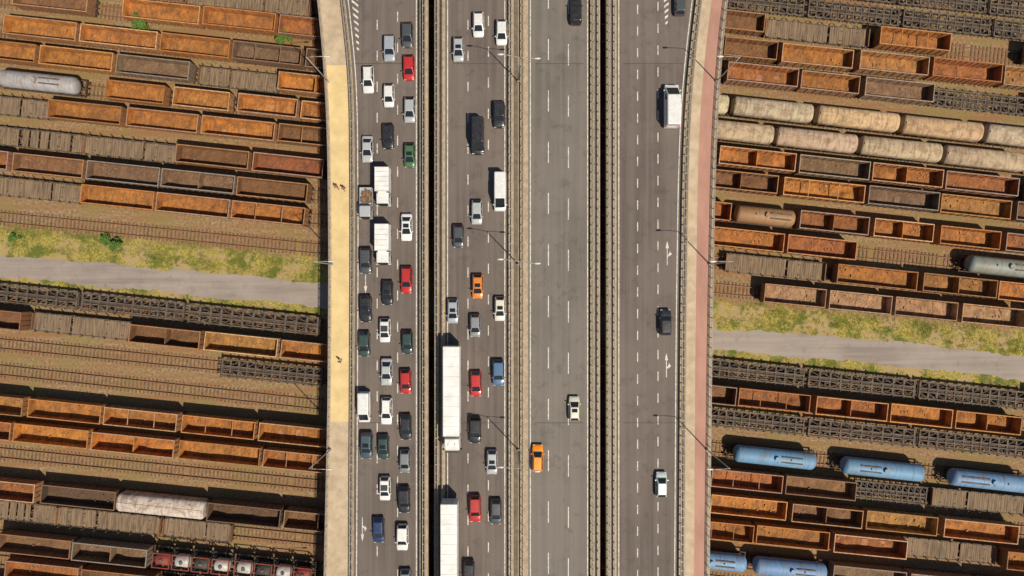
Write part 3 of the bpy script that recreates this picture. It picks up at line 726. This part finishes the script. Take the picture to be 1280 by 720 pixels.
for x,y,rz in ((421,234,.1),(430,236,.3),(425,452,3.1)):
    X,Y=px(x,y,DZ+.9); person((X,Y,DZ+.135),rz,random.choice((-1,1)))
# ------------------------------------------------------------ vegetation & gravel
random.seed(21)
b=MB(); vs=[];fs=[]
def tuft(x,y,n,h):
    for _ in range(n):
        a=random.uniform(0,6.28); r=random.uniform(0,.25); px_,py_=x+r*math.cos(a),y+r*math.sin(a)
        a2=random.uniform(0,6.28); L=random.uniform(.5,1)*h; w=.035
        o=len(vs); vs.extend([(px_-w*math.sin(a2),py_+w*math.cos(a2),0),(px_+w*math.sin(a2),py_-w*math.cos(a2),0),(px_+L*math.cos(a2)*.8,py_+L*math.sin(a2)*.8,L*.7)])
        fs.append((o,o+1,o+2))
patch=[(random.uniform(-110,110),random.uniform(-2.3,1.8),random.uniform(.4,2.2)) for _ in range(130)]
for _ in range(5200):
    if random.random()<.6:
        X,c,s=random.choice(patch); X+=random.gauss(0,s); c+=random.gauss(0,s*.4)
    else: X=random.uniform(-115,115); c=random.choice([random.uniform(-2.3,1.8)]*4+[random.uniform(-8.3,-6.8)])
    if -26<X<28 or -6.8<c<-2.3: continue
    tuft(X,c-.105*X,random.randint(3,9),random.uniform(.15,.55))
slc=[rowline(r) for r in ROWS]
for _ in range(2200):
    X=random.uniform(-110,110); sl,c=random.choice(slc); Y=c+sl*X+random.choice((-1,1))*random.uniform(1.5,2.4)
    tuft(X,Y,random.randint(2,8),random.uniform(.1,.4))
b.add(vs,fs,'blade'); obj('grass',b.mesh('grass'))
b=MB(); vs=[];fs=[]
for _ in range(14000):
    X=random.uniform(-110,110); sl,c=random.choice(slc); Y=c+sl*X+random.gauss(0,1.4); q=random.uniform(.04,.13)
    o=len(vs); a=random.uniform(0,2)
    vs+= [(X+q*math.cos(a+t),Y+q*math.sin(a+t),-.01) for t in (0,2.1,4.2)]+[(X+random.uniform(-.3,.3)*q,Y,q*.9)]
    fs+=[(o,o+1,o+3),(o+1,o+2,o+3),(o+2,o,o+3)]
b.add(vs,fs,'gravel'); obj('gravel',b.mesh('gravel'))
def bush(x,y,R,H):
    b=MB()
    for i in range(7):
        a=random.uniform(0,6.28); b.cyl((0,0,0),(R*.5*math.cos(a),R*.5*math.sin(a),H*.7),.05,.015,'bark',5)
    vs=[];fs=[]
    cl=[(random.gauss(0,R*.4),random.gauss(0,R*.4),random.uniform(.3,1)*H,random.uniform(.25,.5)*R) for _ in range(16)]
    for cx_,cy_,cz_,cr_ in cl:
        for _ in range(90):
            d=Vector((random.gauss(0,1),random.gauss(0,1),random.gauss(0,1))).normalized()*cr_*random.uniform(.5,1.05)
            p=Vector((cx_,cy_,max(.1,cz_*.8)))+d; u=Vector((random.gauss(0,1),random.gauss(0,1),random.gauss(0,.6))).normalized()*.13; w=u.cross(Vector((random.gauss(0,.4),random.gauss(0,.4),1))).normalized()*.08
            o=len(vs); vs.extend([p-u,p+w,p+u,p-w]); fs.append((o,o+1,o+2,o+3))
    b.add(vs,fs,'leaf'); X,Y=px(x,y,1); obj('bush',b.mesh('bush'),(X,Y,0))
for x,y,R,H in ((176,32,1.3,2.5),(354,48,1.2,2.6),(128,300,.9,1.2),(143,305,1.1,2.0),(12,296,.8,.8),(1262,300,.6,.8)): bush(x,y,R,H)
# ------------------------------------------------------------ light, camera
w=bpy.data.worlds.new('World'); S.world=w; w.use_nodes=True; nt=w.node_tree
bg=nt.nodes['Background']; sky=nt.nodes.new('ShaderNodeTexSky'); sky.sky_type='NISHITA'; sky.sun_disc=False
dx,dy=-.43,.45; el=math.atan(1/math.hypot(dx,dy))
sky.sun_elevation=el; sky.sun_rotation=math.atan2(-dx,-dy)
nt.links.new(sky.outputs[0],bg.inputs[0]); bg.inputs[1].default_value=.068
sd=bpy.data.lights.new('sun','SUN'); sd.energy=5.0; sd.angle=math.radians(.6); sd.color=(1,.91,.76)
so=bpy.data.objects.new('sun',sd); S.collection.objects.link(so); so.rotation_euler=Vector((dx,dy,-1)).to_track_quat('-Z','Y').to_euler()
cd=bpy.data.cameras.new('camera'); cd.lens=F/1280*36; cd.sensor_width=36; cd.clip_end=4000
co=bpy.data.objects.new('camera',cd); S.collection.objects.link(co); co.location=(0,0,CAMZ); S.camera=co
S.view_settings.view_transform='Standard'; S.view_settings.look='None'; S.view_settings.exposure=0
